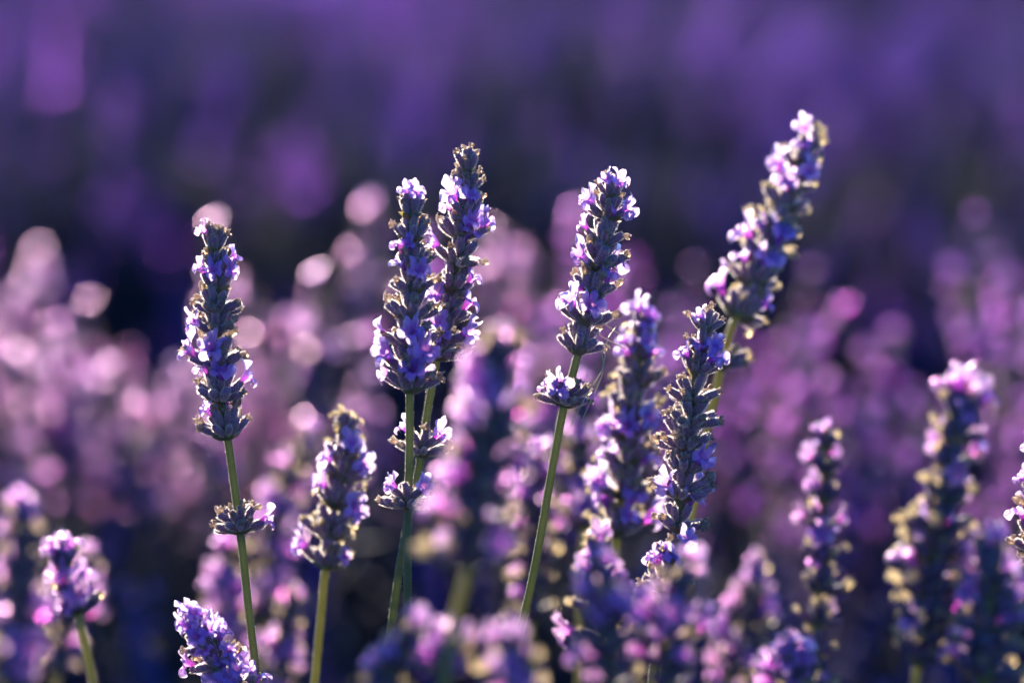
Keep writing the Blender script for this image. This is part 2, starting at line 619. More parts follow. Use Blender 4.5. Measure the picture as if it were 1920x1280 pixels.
def plan_whorl(r, o, T, size, n, tilt, inner=.42):
    """the florets of one whorl in world space: list of dicts"""
    Rw = frame(T, Vector((math.cos(r.uniform(0, 6.28)), math.sin(r.uniform(0, 6.28)), 0)))
    fl = []
    n_out = max(3, round(n * .58))
    n_in = n - n_out
    for tier, cnt in ((0, n_out), (1, n_in)):
        ph = r.uniform(0, 6.28)
        for i in range(cnt):
            a = ph + 2 * math.pi * (i + r.uniform(-.22, .22)) / cnt
            ti = (tilt if tier == 0 else tilt * inner) + r.gauss(0, R(8))
            d = Rw @ Vector((math.sin(ti) * math.cos(a), math.sin(ti) * math.sin(a), math.cos(ti)))
            rad = Rw @ Vector((math.cos(a), math.sin(a), 0))
            b = o + rad * (1.25 if tier == 0 else .75) * MM * size + T * ((.1 if tier == 0 else 1.9) * MM * size)
            s = size * r.uniform(.88, 1.12)
            fl.append(dict(base=b, dir=d, s=s, adax=(T - d * T.dot(d)), tip=b + d * 6.2 * MM * s, kind=None, az=rad))
    return Rw, fl


def plan_spike(cfg):
    """lays the whole spike out: axis, whorls, florets and what each floret carries"""
    r = random.Random(cfg['seed'])
    dd = cfg.get('lean', 0.0)
    d0 = cfg['d']
    ax = cfg['axis']
    n = len(ax)
    P = [at(x, y, d0 + dd * (1 - i / max(1, n - 1))) for i, (x, y) in enumerate(ax)]
    C = catmull(P, 12)
    stem = [at(x, y, d0 + (q[0] if q else 0)) for x, y, *q in cfg.get('stem', [])]
    low = stem[-1] if stem else P[-1]
    prev = stem[-2] if len(stem) > 1 else C[-8]
    v = (low - prev).normalized()
    # on to the ground, straightening up
    tail, p = [], low.copy()
    while p.z > 0.0:
        st = min(.07, p.z + .001)
        v = (v + Vector((0, 0, -.35))).normalized()
        p = p + v * (st / max(.3, -v.z))
        tail.append(p.copy())
    tail[-1].z = -0.004
    C_len = len(C)
    line = C + catmull([C[-1]] + stem + tail, 6)[1:]
    # whorl positions
    arc = [0]
    for a, b in zip(C, C[1:]):
        arc.append(arc[-1] + (b - a).length)

    def on_axis(y_or_s, by_px=False):
        if by_px:
            j = min(range(len(C)), key=lambda i: abs(proj(C[i])[1] - y_or_s))
        else:
            s = y_or_s * arc[-1]
            j = min(range(len(C)), key=lambda i: abs(arc[i] - s))
        T = (C[max(0, j - 1)] - C[min(len(C) - 1, j + 1)]).normalized()
        return C[j], T

    W = []
    if 'ys' in cfg:
        ws = [on_axis(y, True) for y in cfg['ys']]
    else:
        k = cfg.get('n', max(4, round(arc[-1] / (7.4 * MM))))
        ws = [on_axis((.10 + .90 * (i / (k - 1)) ** 1.12)) for i in range(k)]
    k = len(ws)
    size = cfg.get('size', 1.0) * 1.05
    for i, (o, T) in enumerate(ws):
        q = i / max(1, k - 1)
        sz = size * (.78 + .26 * min(1, q * 1.8))
        nn = round(cfg.get('florets', 11) * (.72 + .35 * min(1, q * 2)))
        tilt = R(cfg.get('tilt', 44) + 7) * (.70 + .37 * min(1, q * 2.2))
        if i == 0:
            tilt *= .8
        sz *= r.uniform(.92, 1.09)
        nn = max(5, nn + r.choice([-2, -1, 0, 0, 1, 1]))
        tilt *= r.uniform(.85, 1.15)
        T = (T + Vector((r.gauss(0, .09), r.gauss(0, .09), 0))).normalized()
        W.append((o, T, sz) + plan_whorl(r, o, T, sz, nn, tilt))
    for (x, y, nn, tl) in cfg.get('extra', []):
        j = min(range(len(line)), key=lambda i: (proj(line[i])[0] - x) ** 2 + (proj(line[i])[1] - y) ** 2)
        T = (line[max(0, j - 1)] - line[min(len(line) - 1, j + 1)]).normalized()
        W.append((line[j], T, size) + plan_whorl(r, line[j], T, size * .96, nn + 4, R(tl + 4), .68))
    allf = [f for w in W for f in w[4]]
    # fresh flowers where the photo shows them
    for (x, y) in cfg.get('fl', []):
        best, bd = None, 1e9
        for f in allf:
            if f['kind']:
                continue
            tip = f['base'] + f['dir'] * 9.5 * MM * f['s']
            px, py, pd = proj(tip)
            c = (px - x) ** 2 + (py - y) ** 2 + (250 * (1 + FWD.dot(f['dir'])) if abs(d0 - DIST) < .1 else 2500 * (1 - FWD.dot(f['dir'])))
            if c < bd:
                best, bd = f, c
        if best:
            best['kind'] = 'flower'
    pf, pw, pc = cfg.get('pf', .22), min(.8, cfg.get('pw', .42) * 1.45), cfg.get('pc', .0)
    if 'fl' in cfg:
        pf = cfg.get('pf', .05)
    for f in allf:
        if f['kind'] is None:
            u = r.random()
            f['kind'] = 'flower' if u < pf else 'withered' if u < pf + pw * (1 - pc) else 'curl' if u < pf + pw else ('bud' if r.random() < .4 else 'calyx')
    # topmost buds
    return r, line, C_len, W


def floret_parts(r, f):
    """[(piece kind, matrix)] for one floret"""
    out = []
    d, s = f['dir'], f['s']
    spin = frame(d, f['adax'] if f['adax'].length > .05 else Vector((1, 0, 0)))
    out.append(('bud' if f['kind'] == 'bud' else 'calyx', TRS(f['base'], spin @ Matrix.Rotation(r.choice([0, .4, -.4]), 3, 'Z'), s)))
    end = f['base'] + d * (5.4 * MM * s)
    fd = (d + Vector((0, 0, .35)) + Vector((r.gauss(0, .15), r.gauss(0, .15), r.gauss(0, .1)))).normalized()
    spin2 = frame(fd, f['adax'] if f['adax'].length > .05 else Vector((1, 0, 0)))
    if f['kind'] == 'flower':
        out.append(('flower', TRS(end - d * 1.2 * MM * s, spin2 @ Matrix.Rotation(r.gauss(0, .25), 3, 'Z') @ Matrix.Rotation(r.gauss(.1, .2), 3, 'Y'), s * r.uniform(.84, 1.1))))
    elif f['kind'] in ('withered', 'curl'):
        out.append((f['kind'], TRS(end - d * .2 * MM, spin @ Matrix.Rotation(r.uniform(0, 6.28) if f['kind'] == 'withered' else r.gauss(0, .5), 3, 'Z'), s * r.uniform(.85, 1.3) * (1 if f['kind'] == 'withered' else .72))))
    return out


def props(o, label=None, cat=None, group=None, kind=None):
    for k, v in (('label', label), ('category', cat), ('group', group), ('kind', kind)):
        if v:
            o[k] = v
    return o


def link(name, data, parent=None, M=None):
    o = bpy.data.objects.new(name, data)
    col.objects.link(o)
    if parent:
        o.parent = parent
    if M is not None:
        o.matrix_basis = M
    return o


def spike(cfg):
    r, line, C_len, W = plan_spike(cfg)
    root = link('lavender_spike', None)
    root.empty_display_size = .02
    root.location = line[-1]
    props(root, cfg['label'], 'lavender', cfg.get('group'))
    o = root.location
    sharp = abs(cfg['d'] - DIST) < .03 and cfg['seed'] not in BACKLIT
    sg = g_stem([p - o for p in line], .75 * MM * cfg.get('size', 1), cfg.get('stem_r', 1.2) * MM, cfg.get('twist', .6) * .3, True, cfg['seed'])
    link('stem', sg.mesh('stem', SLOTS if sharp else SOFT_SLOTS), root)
    iv = HIM if sharp else BACKLITM if cfg['seed'] in BACKLIT else SOFTM
    for (p, T, sz, Rw, fl) in W:
        Mw = TRS(p, Rw, sz)
        wo = link('whorl', r.choice(iv['whorl']), root, Matrix.Translation(-o) @ Mw)
        inv = Mw.inverted()
        for f in fl:
            for kind, M in floret_parts(r, f):
                link(NAMES[kind], r.choice(iv[kind]), wo, inv @ M)
    return root


# ------------------------------------------------------------------ setting: ground
def ground():
    rr = np.random.RandomState(3)
    n = 130
    # fine near, coarse far: coordinates stretched
    u = np.linspace(-1, 1, n)
    xs = np.sign(u) * (np.abs(u) * 4 + np.abs(u) ** 7 * 400)
    ys = np.linspace(0, 1, n)
    ys = -6 + ys * 18 + ys ** 8 * 500
    X, Y = np.meshgrid(xs, ys)
    Z = .012 * np.sin(X * 5.1 + 1.3) * np.cos(Y * 4.3) + .008 * np.sin(X * 13 + Y * 9) + rr.randn(n, n) * .003 - .012
    V = np.stack([X.ravel(), Y.ravel(), Z.ravel()], 1)
    g = Geo()
    g.add(V, grid_faces(n, n, False), 0, np.zeros(len(V)))
    o = link('ground', g.mesh('ground', [M_SOIL]))
    props(o, 'bare brown soil between the lavender rows', 'ground', None, 'structure')


ground()

# ------------------------------------------------------------------ the spikes one can tell apart
NEAR = 'lavender spikes standing out in the near row'
BLUR_F = 'soft lavender spikes at the front of the near row'
spikes = [
    dict(label='tall lone spike on the left, one separate ring of florets on its stem', seed=11, d=1.16,
         axis=[(402, 432), (404, 520), (404, 610), (408, 700), (416, 765), (427, 822)], ys=[470, 505, 545, 584, 625, 683, 748, 816],
         stem=[(442, 930), (452, 1010), (466, 1140), (480, 1260), (484, 1330)], extra=[(452, 1000, 14, 70)], florets=14, tilt=46, twist=.5,
         fl=[(372, 430), (403, 493), (440, 489), (368, 505), (448, 465), (352, 594), (403, 653), (403, 692), (419, 735), (362, 665), (364, 684), (458, 692), (366, 754), (507, 958)], pf=.0, pw=.5),
    dict(label='left spike of the crossing pair, white flower at its tip, upright stem', seed=12, d=1.152,
         axis=[(772, 360), (770, 450), (772, 540), (768, 640), (768, 738)], ys=[408, 450, 500, 550, 600, 650, 695, 733],
         stem=[(768, 850), (765, 950), (764, 1100), (763, 1200), (762, 1330)], extra=[(766, 946, 15, 66)], florets=14, tilt=46, twist=.2,
         fl=[(764, 348), (773, 366), (769, 452), (741, 452), (744, 488), (796, 502), (706, 632), (710, 664), (768, 635), (791, 675), (715, 705), (778, 715), (790, 680), (717, 900), (800, 893)], pf=.0, pw=.45),
    dict(label='taller right spike of the crossing pair, dark budded tip, stem slanting left', seed=13, d=1.172,
         axis=[(880, 288), (873, 380), (862, 460), (848, 540), (834, 620), (818, 672)], ys=[318, 355, 400, 450, 495, 545, 600, 640, 668],
         stem=[(803, 760), (786, 870), (762, 990), (745, 1090), (730, 1200), (714, 1330)], extra=[(788, 852, 14, 66)], florets=13, tilt=44, twist=.9,
         fl=[(847, 358), (834, 376), (897, 358), (904, 391), (920, 398), (866, 416), (820, 455), (820, 542), (899, 423), (906, 517), (897, 552), (823, 600), (825, 635), (872, 635), (732, 795), (842, 815)], pf=.0, pw=.42),
    dict(label='sharp leaning spike right of centre with pale flowers at its tip', seed=14, d=1.16,
         axis=[(1148, 330), (1140, 400), (1126, 470), (1110, 550), (1092, 620), (1083, 666)], ys=[372, 412, 458, 505, 552, 604, 660],
         stem=[(1074, 700), (1058, 757), (1035, 880), (1003, 1060), (972, 1200), (945, 1330)], extra=[(1058, 755, 16, 66)], florets=13, tilt=46, twist=.35,
         fl=[(1145, 335), (1176, 350), (1108, 366), (1163, 401), (1178, 374), (1075, 479), (1063, 518), (1053, 546), (1151, 518), (1166, 499), (1125, 561), (1100, 401), (1002, 717), (1034, 706)], pf=.0, pw=.45),
    dict(label='tallest spike, leaning far to the right, slightly soft, above all the others', seed=15, d=1.235, lean=.02, size=1.08,
         axis=[(1527, 230), (1500, 310), (1466, 400), (1428, 490), (1398, 560), (1376, 606)], ys=[284, 314, 352, 394, 440, 485, 535, 590],
         stem=[(1364, 640), (1345, 720), (1315, 860), (1290, 1000), (1262, 1160), (1240, 1330)], extra=[(1356, 684, 8, 60)], florets=14, tilt=46, stem_r=1.35,
         fl=[(1485, 270), (1528, 288), (1446, 298), (1520, 327), (1469, 381), (1399, 414), (1460, 432), (1482, 439), (1381, 464), (1460, 482), (1320, 547), (1446, 572), (1428, 572)], pf=.02, pw=.62, pc=.12),
    dict(label='softly blurred spike with gaps between its rings, just left of the dark sharp one', seed=16, d=1.235, size=1.15,
         axis=[(1206, 590), (1198, 680), (1182, 780), (1172, 880), (1156, 1000)], ys=[632, 676, 720, 768, 822, 872, 930, 995],
         stem=[(1153, 1080), (1148, 1200), (1143, 1330)], florets=13, tilt=50, stem_r=1.4,
         fl=[(1236, 578), (1207, 622), (1158, 650), (1240, 650), (1207, 702), (1177, 793), (1221, 793), (1120, 793), (1124, 852), (1103, 894), (1139, 899), (1190, 907), (1129, 924), (1217, 848), (1192, 958), (1226, 958), (1158, 624)], pf=.03, pw=.5, pc=.35),
    dict(label='sharp spike with dark rings set well apart, in front of the slanting pale stem', seed=17, d=1.16,
         axis=[(1328, 585), (1318, 645), (1304, 700), (1296, 765), (1288, 840), (1280, 905), (1268, 1000)], ys=[620, 658, 700, 752, 798, 842, 888, 938, 994],
         stem=[(1262, 1060), (1250, 1180), (1240, 1330)], florets=14, tilt=50, twist=.1,
         fl=[(1302, 582), (1274, 667), (1344, 641), (1306, 645), (1340, 675), (1329, 856), (1316, 894), (1243, 886), (1314, 949)], pf=.0, pw=.5),
    dict(label='low spike leaning left at the lower left, crowded with open lilac flowers', seed=18, d=1.15,
         axis=[(352, 1158), (385, 1205), (420, 1262), (450, 1310), (470, 1340)], ys=[1185, 1215, 1250, 1290, 1330],
         stem=[(490, 1400), (505, 1450)], florets=14, tilt=50,
         fl=[(352, 1143), (377, 1147), (327, 1165), (346, 1176), (399, 1165), (341, 1205), (388, 1215), (431, 1201), (438, 1215), (370, 1251), (418, 1260), (465, 1255), (485, 1265), (400, 1235), (360, 1195), (412, 1185)], pf=.25, pw=.3),
    dict(label='slightly soft spike left of the crossing pair, cream withered flowers, yellow green stem', seed=19, d=1.215, size=1.02,
         axis=[(648, 775), (645, 850), (632, 930), (618, 1000), (610, 1066)], ys=[815, 855, 900, 950, 1005, 1060],
         stem=[(602, 1150), (590, 1280), (585, 1330)], florets=14, tilt=46, stem_r=1.25,
         fl=[(606, 858), (680, 850), (683, 885), (655, 945), (562, 1035), (660, 1040), (600, 885)], pf=.0, pw=.75, pc=.45),
    dict(label='short tuft of white lilac flowers below the sharp dark spike, near the bottom edge', seed=20, d=1.145,
         axis=[(1268, 1010), (1258, 1060), (1246, 1110), (1236, 1170)], ys=[1060, 1105, 1150], stem=[(1226, 1240), (1218, 1330)], florets=14, tilt=50,
         fl=[(1222, 1047), (1255, 1027), (1257, 1050), (1292, 1017), (1282, 1052), (1240, 1040)], pf=.1, pw=.5),
    dict(label='low flowering spike in front of the blurred gapped spike\'s stem', seed=21, d=1.10,
         axis=[(1118, 1030), (1120, 1080), (1124, 1140), (1130, 1200)], n=4, stem=[(1134, 1260), (1138, 1330)], florets=10, tilt=50, pf=.15, pw=.5, pc=.1,
         fl=[(1110, 1045), (1095, 1060), (1128, 1050)]),
    dict(label='large blurred cream spotted spike between the crossing pair and the leaning sharp spike', seed=22, d=.965, size=1.15,
         axis=[(935, 650), (925, 730), (915, 810), (902, 900), (890, 980), (878, 1052)], n=8, stem=[(868, 1100), (850, 1170), (835, 1280), (828, 1330)], florets=14, tilt=50, pf=.18, pw=.5, pc=.05,
         fl=[(900, 645), (930, 640), (975, 650), (880, 700), (990, 690), (870, 760), (985, 775), (835, 905), (845, 870), (825, 960), (930, 870), (945, 985), (880, 810), (960, 830), (840, 1000)]),
    dict(label='blurred spike low behind the slanting stem of the leaning sharp spike', seed=23, d=1.37, size=1.05,
         axis=[(1000, 850), (1000, 930), (1005, 1000), (1000, 1080), (995, 1160)], n=7, stem=[(990, 1260), (985, 1330)], florets=11, pf=.2, pw=.62),
    dict(label='blurred pink column directly left of the softly blurred gapped spike', seed=24, d=1.36, size=1.0,
         axis=[(1090, 730), (1088, 820), (1090, 900), (1094, 985)], n=6, stem=[(1096, 1020), (1090, 1120), (1085, 1330)], florets=11, pf=.35, pw=.45),
    dict(label='blurred thin dusky spike standing alone right of the sharp dark spike', seed=25, d=1.285, size=1.0,
         axis=[(1550, 800), (1548, 880), (1542, 960), (1538, 1040), (1532, 1140), (1525, 1230)], n=8, stem=[(1520, 1290), (1515, 1350)], florets=10, tilt=46, pf=.2, pw=.42,
         fl=[(1505, 800), (1590, 815), (1540, 850), (1535, 970), (1585, 975), (1505, 960), (1570, 1120)]),
    dict(label='blurred thick spike at the right, white tipped and cream spotted', seed=26, d=1.045, size=1.18,
         axis=[(1806, 735), (1795, 810), (1780, 880), (1765, 960), (1752, 1050), (1735, 1150), (1722, 1240)], n=9, stem=[(1712, 1300), (1705, 1350)], florets=14, tilt=46, pf=.12, pw=.72, pc=.3,
         fl=[(1780, 725), (1830, 730), (1862, 760), (1745, 800), (1845, 870), (1838, 930), (1745, 950), (1760, 1120)]),
    dict(label='sharp spike cut by the right edge, only its left florets in view', seed=27, d=1.15,
         axis=[(1955, 850), (1955, 930), (1950, 1010), (1945, 1090), (1940, 1150)], n=6, stem=[(1930, 1250), (1925, 1330)], florets=14, tilt=50, pf=.2, pw=.5),
    dict(label='blurred pinkish low spike between the sharp dark spike and the thin dusky one', seed=28, d=1.38, size=1.05,
         axis=[(1418, 1055), (1408, 1120), (1392, 1190), (1375, 1260), (1362, 1320)], n=6, stem=[(1350, 1380), (1345, 1420)], florets=11, pf=.3, pw=.5),
    dict(label='short soft two-ring spike at the lower left on a bright green stem', seed=29, d=1.09, size=.98,
         axis=[(112, 1020), (118, 1050), (130, 1095), (146, 1150)], ys=[1062, 1146], stem=[(158, 1200), (176, 1285), (186, 1340)], florets=14, tilt=52, pf=.2, pw=.5,
         fl=[(118, 1030), (170, 1105), (75, 1050), (150, 1100)]),
    dict(label='blurred spike at the far lower left edge with yellow round spots', seed=30, d=.97, size=.95,
         axis=[(45, 955), (40, 1030), (32, 1110), (25, 1200), (20, 1290)], n=7, stem=[(15, 1350), (12, 1400)], florets=12, pf=.2, pw=.65),
    dict(label='blurred pale pink spike slanting down behind the stem of the lone left spike', seed=31, d=1.46, size=1.05,
         axis=[(590, 800), (560, 860), (528, 930), (508, 1010), (500, 1090), (498, 1160)], n=8, stem=[(500, 1250), (502, 1330)], florets=11, pf=.35, pw=.5),
    dict(label='blurred low pink spike directly left of the lone left spike\'s stem', seed=32, d=1.40, size=1.0,
         axis=[(425, 1030), (420, 1090), (430, 1160), (440, 1230)], n=5, stem=[(445, 1300), (447, 1350)], florets=11, pf=.4, pw=.45),
    dict(label='blurred cream and lilac spike right behind the lone left spike\'s stem, at the bottom edge', seed=33, d=1.38, size=1.0,
         axis=[(545, 1130), (535, 1190), (525, 1250), (520, 1320)], n=5, stem=[(518, 1380), (517, 1420)], florets=11, pf=.3, pw=.55),
    dict(label='blurred white and cream spike at the bottom edge under the crossing stems', seed=34, d=.975, size=.95,
         axis=[(852, 1170), (847, 1215), (838, 1275)], ys=[1225, 1278], stem=[(832, 1310), (828, 1370)], florets=14, tilt=50, pf=.4, pw=.5),
    dict(label='blurred lilac spike at the bottom edge, ending the pair of crossing stems', seed=35, d=.985, size=.95,
         axis=[(765, 1195), (740, 1250), (718, 1310), (700, 1380)], n=4, stem=[(690, 1430), (686, 1460)], florets=14, tilt=48, pf=.25, pw=.6),
    dict(label='blurred white and pink spike at the bottom edge where the leaning sharp spike\'s stem ends', seed=36, d=.965, size=.95,
         axis=[(950, 1205), (960, 1260), (985, 1330), (995, 1380)], n=4, stem=[(1000, 1430), (1002, 1460)], florets=14, tilt=48, pf=.35, pw=.5),
    dict(label='blurred bright pink spike at the bottom edge, left of two under the white tuft', seed=37, d=1.0, size=.98,
         axis=[(1128, 1080), (1135, 1140), (1142, 1210), (1145, 1290)], n=6, stem=[(1146, 1340), (1147, 1400)], florets=9, tilt=56, pf=.2, pw=.42, pc=.05, fl=[(1110, 1100), (1100, 1150), (1120, 1250)]),
    dict(label='blurred dim pink spike at the bottom edge, right of two under the white tuft', seed=38, d=1.02, size=.98,
         axis=[(1278, 1080), (1268, 1130), (1255, 1200), (1248, 1290)], n=6, stem=[(1245, 1340), (1243, 1400)], florets=9, tilt=56, pf=.16, pw=.42, pc=.05, fl=[(1300, 1110), (1280, 1100), (1215, 1110)]),
    dict(label='blurred white flowered spike in the lower right corner', seed=39, d=1.03, size=1.2,
         axis=[(1858, 1040), (1856, 1100), (1850, 1180), (1846, 1270)], n=6, stem=[(1843, 1330), (1842, 1390)], florets=11, tilt=54, pf=.08, pw=.5, pc=.05,
         fl=[(1820, 1040), (1850, 1035), (1885, 1050), (1815, 1100), (1900, 1110), (1830, 1160), (1885, 1170), (1860, 1080), (1835, 1210)]),
    dict(label='blurred low spike at the very bottom beside the thick cream spotted one', seed=40, d=1.06, size=.98,
         axis=[(1490, 1235), (1500, 1280), (1508, 1340)], n=4, stem=[(1512, 1380), (1514, 1420)], florets=13, tilt=50, pf=.3, pw=.5, pc=.2),
    dict(label='blurred lilac and cream spike behind the short two-ring spike, at the lower left', seed=41, d=1.42, size=1.05,
         axis=[(160, 1045), (140, 1110), (120, 1180), (108, 1260)], n=6, stem=[(100, 1320), (98, 1380)], florets=11, pf=.4, pw=.5),
]
for c in spikes:
    c['group'] = NEAR
    spike(c)

# loose straws caught between two of the spikes
def straw(pts, r, label):
    line = catmull([at(*p) for p in pts], 8)
    o = Vector(line[-1])
    g = g_stem([p - o for p in line], r, r, .3, False)
    ob = link('straw', g.mesh('straw', [None] * 4 + [M_STRAW]))
    ob.location = o
    props(ob, label, 'straw', 'dry straws caught between two spikes')


straw([(1096, 597, 1.157), (1125, 604, 1.16), (1160, 625, 1.18)], .22 * MM, 'thin dry straw running from the leaning sharp spike to the blurred one')
straw([(1112, 622, 1.157), (1145, 640, 1.17), (1175, 655, 1.19)], .2 * MM, 'lower dry straw reaching into the blurred gapped spike')
straw([(1155, 612, 1.17), (1138, 640, 1.155), (1130, 690, 1.15), (1100, 740, 1.148), (1070, 800, 1.15)], .16 * MM, 'long pale hair-thin straw hanging across the separate ring of florets')
straw([(1128, 655, 1.155), (1131, 690, 1.15), (1122, 720, 1.15), (1090, 790, 1.15)], .14 * MM, 'second pale hair-thin straw hanging beside the long one')

# ------------------------------------------------------------------ spikes of the rows behind
def proto(seed, pf, pw, slots=SLOTS):
    """head and stem of one simple spike, tip at the origin, growing down -z"""
    r = random.Random(seed)
    L = r.uniform(.055, .075)
    bx, by = r.uniform(-.1, .1), r.uniform(-.1, .1)

    def P(s):
        return Vector((bx * s * s * 1.2, by * s * s * 1.2, -s))
    k = r.randint(7, 9)
    head, stem = Geo(), Geo()
    for i in range(k):
        q = i / (k - 1)
        s = .004 + L * q ** 1.1
        if r.random() < .15 and q > .5:
            continue
        o = P(s)
        T = (P(s - .001) - P(s + .001)).normalized()
        sz = .80 + .28 * min(1, q * 1.8)
        Rw, fl = plan_whorl(r, o, T, sz, round(10 * (.75 + .3 * min(1, q * 2))), R(46) * (.6 + .45 * min(1, q * 2.2)))
        head.merge(r.choice(LO['whorl']), TRS(o, Rw, sz))
        for f in fl:
            u = r.random()
            f['kind'] = 'flower' if u < pf else 'withered' if u < pf + pw * .8 else 'curl' if u < pf + pw else 'calyx'
            for kind, M in floret_parts(r, f):
                head.merge(r.choice(LO[kind]), M)
    pts = [P(s) for s in np.linspace(0, .40, 12)]
    stem = g_stem(pts, .7 * MM, 1.2 * MM, r.uniform(0, 1.5), False)
    return head.mesh('flower_head', slots), stem.mesh('stem', slots), P(.40)


NEAR_SLOTS = [M_CAL_SOFT, M_FUZ, M_COR_PALE, M_WIT, M_STE_SHADE, M_BRA]
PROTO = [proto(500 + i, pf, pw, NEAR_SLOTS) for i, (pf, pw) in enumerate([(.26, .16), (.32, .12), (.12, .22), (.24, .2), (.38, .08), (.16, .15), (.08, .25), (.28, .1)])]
# the same spikes as one mesh each, for the mass of the field
lib = bpy.data.collections.new('spike_kinds')


def joined(head, stem):
    me = bpy.data.meshes.new('spike_kind')
    import bmesh
    bm = bmesh.new()
    bm.from_mesh(head)
    nh = len(head.materials)
    nf = len(bm.faces)
    bm.from_mesh(stem)
    bm.faces.ensure_lookup_table()
    for i in range(nf, len(bm.faces)):
        bm.faces[i].material_index = nh
    bm.to_mesh(me)
    bm.free()
    for m in head.materials:
        me.materials.append(m)
    me.materials.append(M_STE_SHADE)
    return me


PROTO_DUSK = [proto(560 + i, pf, pw, [M_CAL_SOFT, M_FUZ, M_COR_MAG, M_WIT, M_STE_SHADE, M_BRA]) for i, (pf, pw) in enumerate([(.2, .08), (.28, .06), (.12, .14), (.22, .04)])]
FAR_SLOTS = [M_CAL_SHADE, M_FUZ, M_COR_SHADE, M_WIT_SHADE, M_STE_SHADE, M_STE_SHADE]  # far rows: colours darkened and blued to stand in for shade
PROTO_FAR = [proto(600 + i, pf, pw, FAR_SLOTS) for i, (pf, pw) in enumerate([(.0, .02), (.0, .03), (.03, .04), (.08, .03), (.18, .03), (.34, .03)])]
lib_shade = bpy.data.collections.new('shade_spike_kinds')  # spikes added low to bring indigo shade into the near row
for i, (h, s, _) in enumerate(PROTO_FAR[:4]):
    lib_shade.objects.link(bpy.data.objects.new('shade_spike_kind_%02d' % i, joined(h, s)))
lib_near = bpy.data.collections.new('near_spike_kinds')
for i, (h, s, _) in enumerate(PROTO):
    lib_near.objects.link(bpy.data.objects.new('near_spike_kind_%02d' % i, joined(h, s)))
for i, (h, s, _) in enumerate(PROTO_FAR):
    lib.objects.link(bpy.data.objects.new('spike_kind_%02d' % i, joined(h, s)))

rg = random.Random(77)


def bush(cx, cy, rad, h, count):
    """tips and directions of the spikes of one rounded bush"""
    out = []
    for _ in range(count):
        q = math.sqrt(rg.random())
        a = rg.uniform(0, 2 * math.pi)
        x, y = cx + rad * q * math.cos(a), cy + rad * q * math.sin(a)
        if cy > 1.3 and mnoise.noise(Vector((x * 2.6 + 9, y * 1.3, 4.2))) < -.18 and rg.random() < .6:
            continue
        z = h * (1 - .48 * q ** 2.4) + rg.gauss(0, .03 if cy > 1.3 else .017) + (.05 * mnoise.noise(Vector((x * 3.1, y * 1.2, 8.8))) if cy > 1.3 else 0)
        lean = .75 * q + rg.gauss(0, .1)
        d = Vector((math.cos(a) * math.sin(lean * .8) + rg.gauss(0, .07), math.sin(a) * math.sin(lean * .8) + rg.gauss(0, .07), math.cos(lean * .8)))
        out.append((Vector((x, y, z)), d.normalized(), rg.uniform(.85, 1.15)))
    return out


TIPS, MOUNDS, UNDER = [], [], []
# the near row: bushes round and behind the sharp spikes
for k in range(-4, 5):
    cx = k * .36 + rg.uniform(-.05, .05)
    cy = .70 - .06 * cx + rg.uniform(-.05, .05)
    h = .50 + rg.uniform(-.025, .035) + (.018 if cx > .1 else -.022)
    MOUNDS.append((cx, cy, .40, h * .70))
    TIPS += bush(cx, cy, .42, h, 165 if cx < .1 else 145)
    for tip, d, s in bush(cx, cy - .04, .46, h * .80, 80):  # extra low spikes, added to turn the gaps indigo like shade
        UNDER.append((tip, d, s))
# rows behind
ROWS = 13
for row in range(1, ROWS):
    y0 = .72 + 1.75 * row
    half = .9 + (y0 + 1.2) * .20
    n = int(half / .42)
    for k in range(-n, n + 1):
        cx = k * .42 + rg.uniform(-.08, .08)
        cy = y0 - .16 * cx + rg.uniform(-.08, .08)
        h = .50 + rg.uniform(-.07, .06)
        MOUNDS.append((cx, cy, .50, h * .72))
        TIPS += bush(cx, cy, .50, h, 150 if row < 4 else 100)

ZONES = [(330, 'left of the lone left spike'), (600, 'behind the lone left spike'), (760, 'left of the crossing pair'), (960, 'behind the crossing pair'),
         (1180, 'behind the leaning sharp spike'), (1420, 'behind the sharp dark spike'), (1640, 'behind the thin dusky spike'), (9999, 'by the right edge')]
BANDS = dict(far=('heavily blurred violet spike in the second row, %s', 'heavily blurred spikes of the second row, %s'),
             low=('blurred spike sunk low in the near row, %s', 'blurred low spikes of the near row, %s'),
             upright=('blurred pinkish spike of the near row, %s', 'blurred spikes of the near row, %s'))
objs, mass = [], []
for tip, d, s in TIPS:
    px, py, dep = proj(tip)
    if dep < 1.42:                        # the front of the near row is set above, one by one; fillers stay low
        continue
    if dep < 1.66 and rg.random() < .8:
        continue
    if tip.y < 1.3 and py > 830 and rg.random() < .6:
        continue
    inview = -60 < px < 1980 and -40 < py < 1330
    (objs if inview else mass).append((dep, tip, d, s))
objs.sort(key=lambda q: q[0])
LIMIT = 296 - len(spikes)
mass += objs[LIMIT:]
objs = objs[:LIMIT]
for (dep, tip, d, s) in objs:
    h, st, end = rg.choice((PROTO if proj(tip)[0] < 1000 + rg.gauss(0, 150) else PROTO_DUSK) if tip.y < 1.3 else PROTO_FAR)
    rot = frame(d, Vector((math.cos(rg.uniform(0, 6.28)), math.sin(rg.uniform(0, 6.28)), 0)))
    base = tip + (rot @ end) * s
    root = link('lavender_spike', None)
    root.empty_display_size = .02
    root.location = base
    px = proj(tip)[0]
    for lim, where in ZONES:
        if px < lim:
            break
    py = proj(tip)[1]
    band = 'far' if dep > 2.15 else 'low' if py > 860 else 'upright'
    props(root, BANDS[band][0] % where, 'lavender', BANDS[band][1] % where)
    M = TRS(tip - base, rot, s)
    link('flower_head', h, root, M)
    link('stem', st, root, M)


